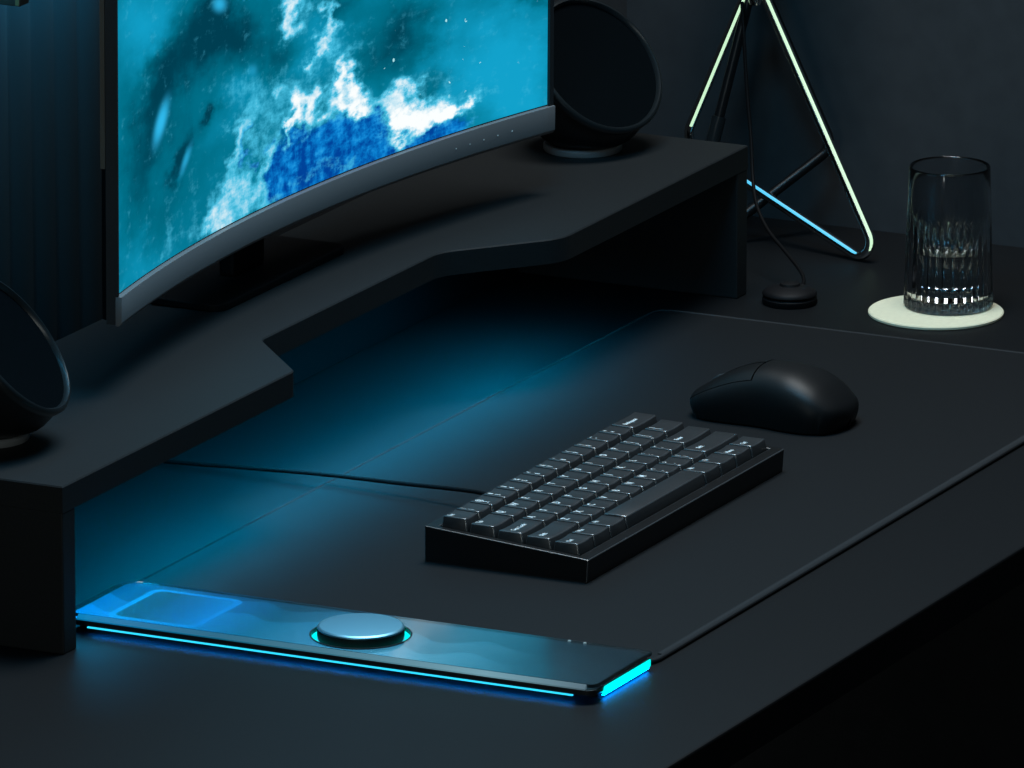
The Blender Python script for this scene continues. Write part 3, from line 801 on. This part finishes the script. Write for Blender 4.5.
# sleeve on the rear tube's left leg
# reflections on the front tube, painted as glowing lines along its bends
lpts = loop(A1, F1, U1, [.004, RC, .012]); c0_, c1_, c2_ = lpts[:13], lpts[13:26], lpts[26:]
def glint_tube(pts, off):
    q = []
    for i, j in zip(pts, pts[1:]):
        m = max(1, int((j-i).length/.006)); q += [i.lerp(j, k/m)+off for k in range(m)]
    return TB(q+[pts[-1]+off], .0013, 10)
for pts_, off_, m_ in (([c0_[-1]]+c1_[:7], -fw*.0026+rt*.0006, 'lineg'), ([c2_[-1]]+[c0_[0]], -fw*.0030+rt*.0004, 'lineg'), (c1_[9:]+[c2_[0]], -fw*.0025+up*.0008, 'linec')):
    ll = P('highlight_line', glint_tube(pts_, off_), M[m_], LP, smooth=True)
    ll['label'] = 'cyan reflection on the lower bar, painted as a glowing line' if m_ == 'linec' else 'pale green reflection on a leg, painted as a glowing line'
a2, f2 = Vector(A2), Vector(F2)
P('sleeve', TB([a2.lerp(f2, s) for s in (.50, .51, .60, .70, .80)], .0050, 16), M['rim'], LP, smooth=True, ang=50)
hub = lathe([(0, .168), (.0045, .169), (.0055, .174), (.0055, .200), (.008, .204), (.008, .212), (0, .214)], 24, .424, .020)
P('hub', hub, M['chrome'], LP, smooth=True)
# shade above the frame: a small dome carried by the hub
P('lamp_stem', TB([(.424, .020, .213), (.424, .020, .30)], .003, 12), M['darktube'], LP, smooth=True)
P('lamp_shade', lathe([(0, .345), (.02, .342), (.04, .330), (.052, .310), (.056, .296), (.0545, .296), (.050, .309), (.039, .327), (.02, .338), (0, .341)], 40, .424, .020), M['darktube'], LP, smooth=True)
# cord with its foot dimmer
cp = [un(742, 2, x=.415), un(744, 40, x=.404), un(747, 90, x=.394), un(751, 140, x=.382), un(753, 180, x=.368), un(757, 206, x=.352), un(768, 230, x=.336),
      un(784, 250, x=.320), un(799, 269, x=.304), un(804, 281, x=.292), un(799, 288, x=.282), un(790, 290.5, x=.2765)]
CD = thing('dimmer_cord', 'black lamp cord ending in a round black dimmer puck behind the mat', 'cord', (.2755, -.075, 0))
P('cord', TB(spline(cp, 8), .0013, 10), M['cable'], CD, smooth=True)
P('dimmer_puck', lathe([(0, 0), (.0180, 0), (.0188, .0015), (.0188, .0042), (.0172, .0056), (.0188, .0068), (.0186, .0082), (.0165, .0098), (.0110, .0118), (.0072, .0126), (.0066, .0142), (.004, .0150), (0, .0152)], 48, .2755, -.0755), M['rubber'], CD, smooth=True, ang=45)

# ------------------------------------------------------------------ coaster, tumbler, water
CXY = (.2925, -.1767)
tag(link('coaster', lathe([(0, 0), (.0452, 0), (.0460, .0006), (.0460, .0019), (.0452, .0026), (0, .0026)], 72, *CXY), M['coaster'], smooth=True),
    'round cream stone coaster under the water glass', 'coaster')
GX, GY = .3080, -.1790
GZ = .0028
TU = thing('drinking_glass', 'ribbed smoked glass tumbler half full of water on the cream coaster', 'glass', (GX, GY, GZ))
NF = 34
def rad(z):  # outer
    t = z/.0975
    return .0306-.0030*t
def flute_amp(z):
    if z < .0015: return .4*max(z, 0)/.0015
    return 1 if z < .052 else max(0, 1-(z-.052)/.014)
bm = bmesh.new(); n = NF*8; rings = []
zs = [0, .0008, .002, .004]+[.004+.0025*i for i in range(1, 25)]+[.068, .074, .082, .09, .096, .0972, .0976]
for z in zs:
    r = rad(z)-(.0012 if z == 0 else .0004 if z == .0008 else 0)
    if z > .097: r -= .0003 if z < .0975 else .0007
    rings.append([bm.verts.new(((r-.0015*flute_amp(z)*(1-abs(cos(NF*pi*k/n)))**1.0)*cos(2*pi*k/n), (r-.0015*flute_amp(z)*(1-abs(cos(NF*pi*k/n))))*sin(2*pi*k/n), z)) for k in range(n)])
ti = .0019
zi = [.0972, .096, .08, .06, .04, .02, .012, .0085, .0072]
for z in zi:
    r = rad(z)-ti-(.0012 if z < .008 else .0003 if z < .009 else 0)
    if z > .097: r = rad(z)-ti+.0004
    rings.append([bm.verts.new((r*cos(2*pi*k/n), r*sin(2*pi*k/n), z)) for k in range(n)])
for A, B in zip(rings, rings[1:]):
    for k in range(n): bm.faces.new((A[k], A[(k+1) % n], B[(k+1) % n], B[k]))
bm.faces.new(rings[0][::-1]); bm.faces.new(rings[-1])
link('tumbler_wall', bm, M['glass'], TU, smooth=True, ang=70)
ZW = .0400
wprof = [(0, .0074)]+[(rad(z)-ti-.00015-(.0012 if z < .008 else .0003 if z < .009 else 0), z) for z in (.0075, .0086, .012, .02, .03, ZW-.0006)]+[(rad(ZW)-ti-.00015, ZW+.0002), (rad(ZW)-ti-.0015, ZW-.0004), (0, ZW-.0004)]
wt = tag(link('water', lathe(wprof, 72), M['water'], smooth=True, ang=60), 'clear water filling the lower half of the ribbed glass', 'water')
wt.location = (GX, GY, GZ)
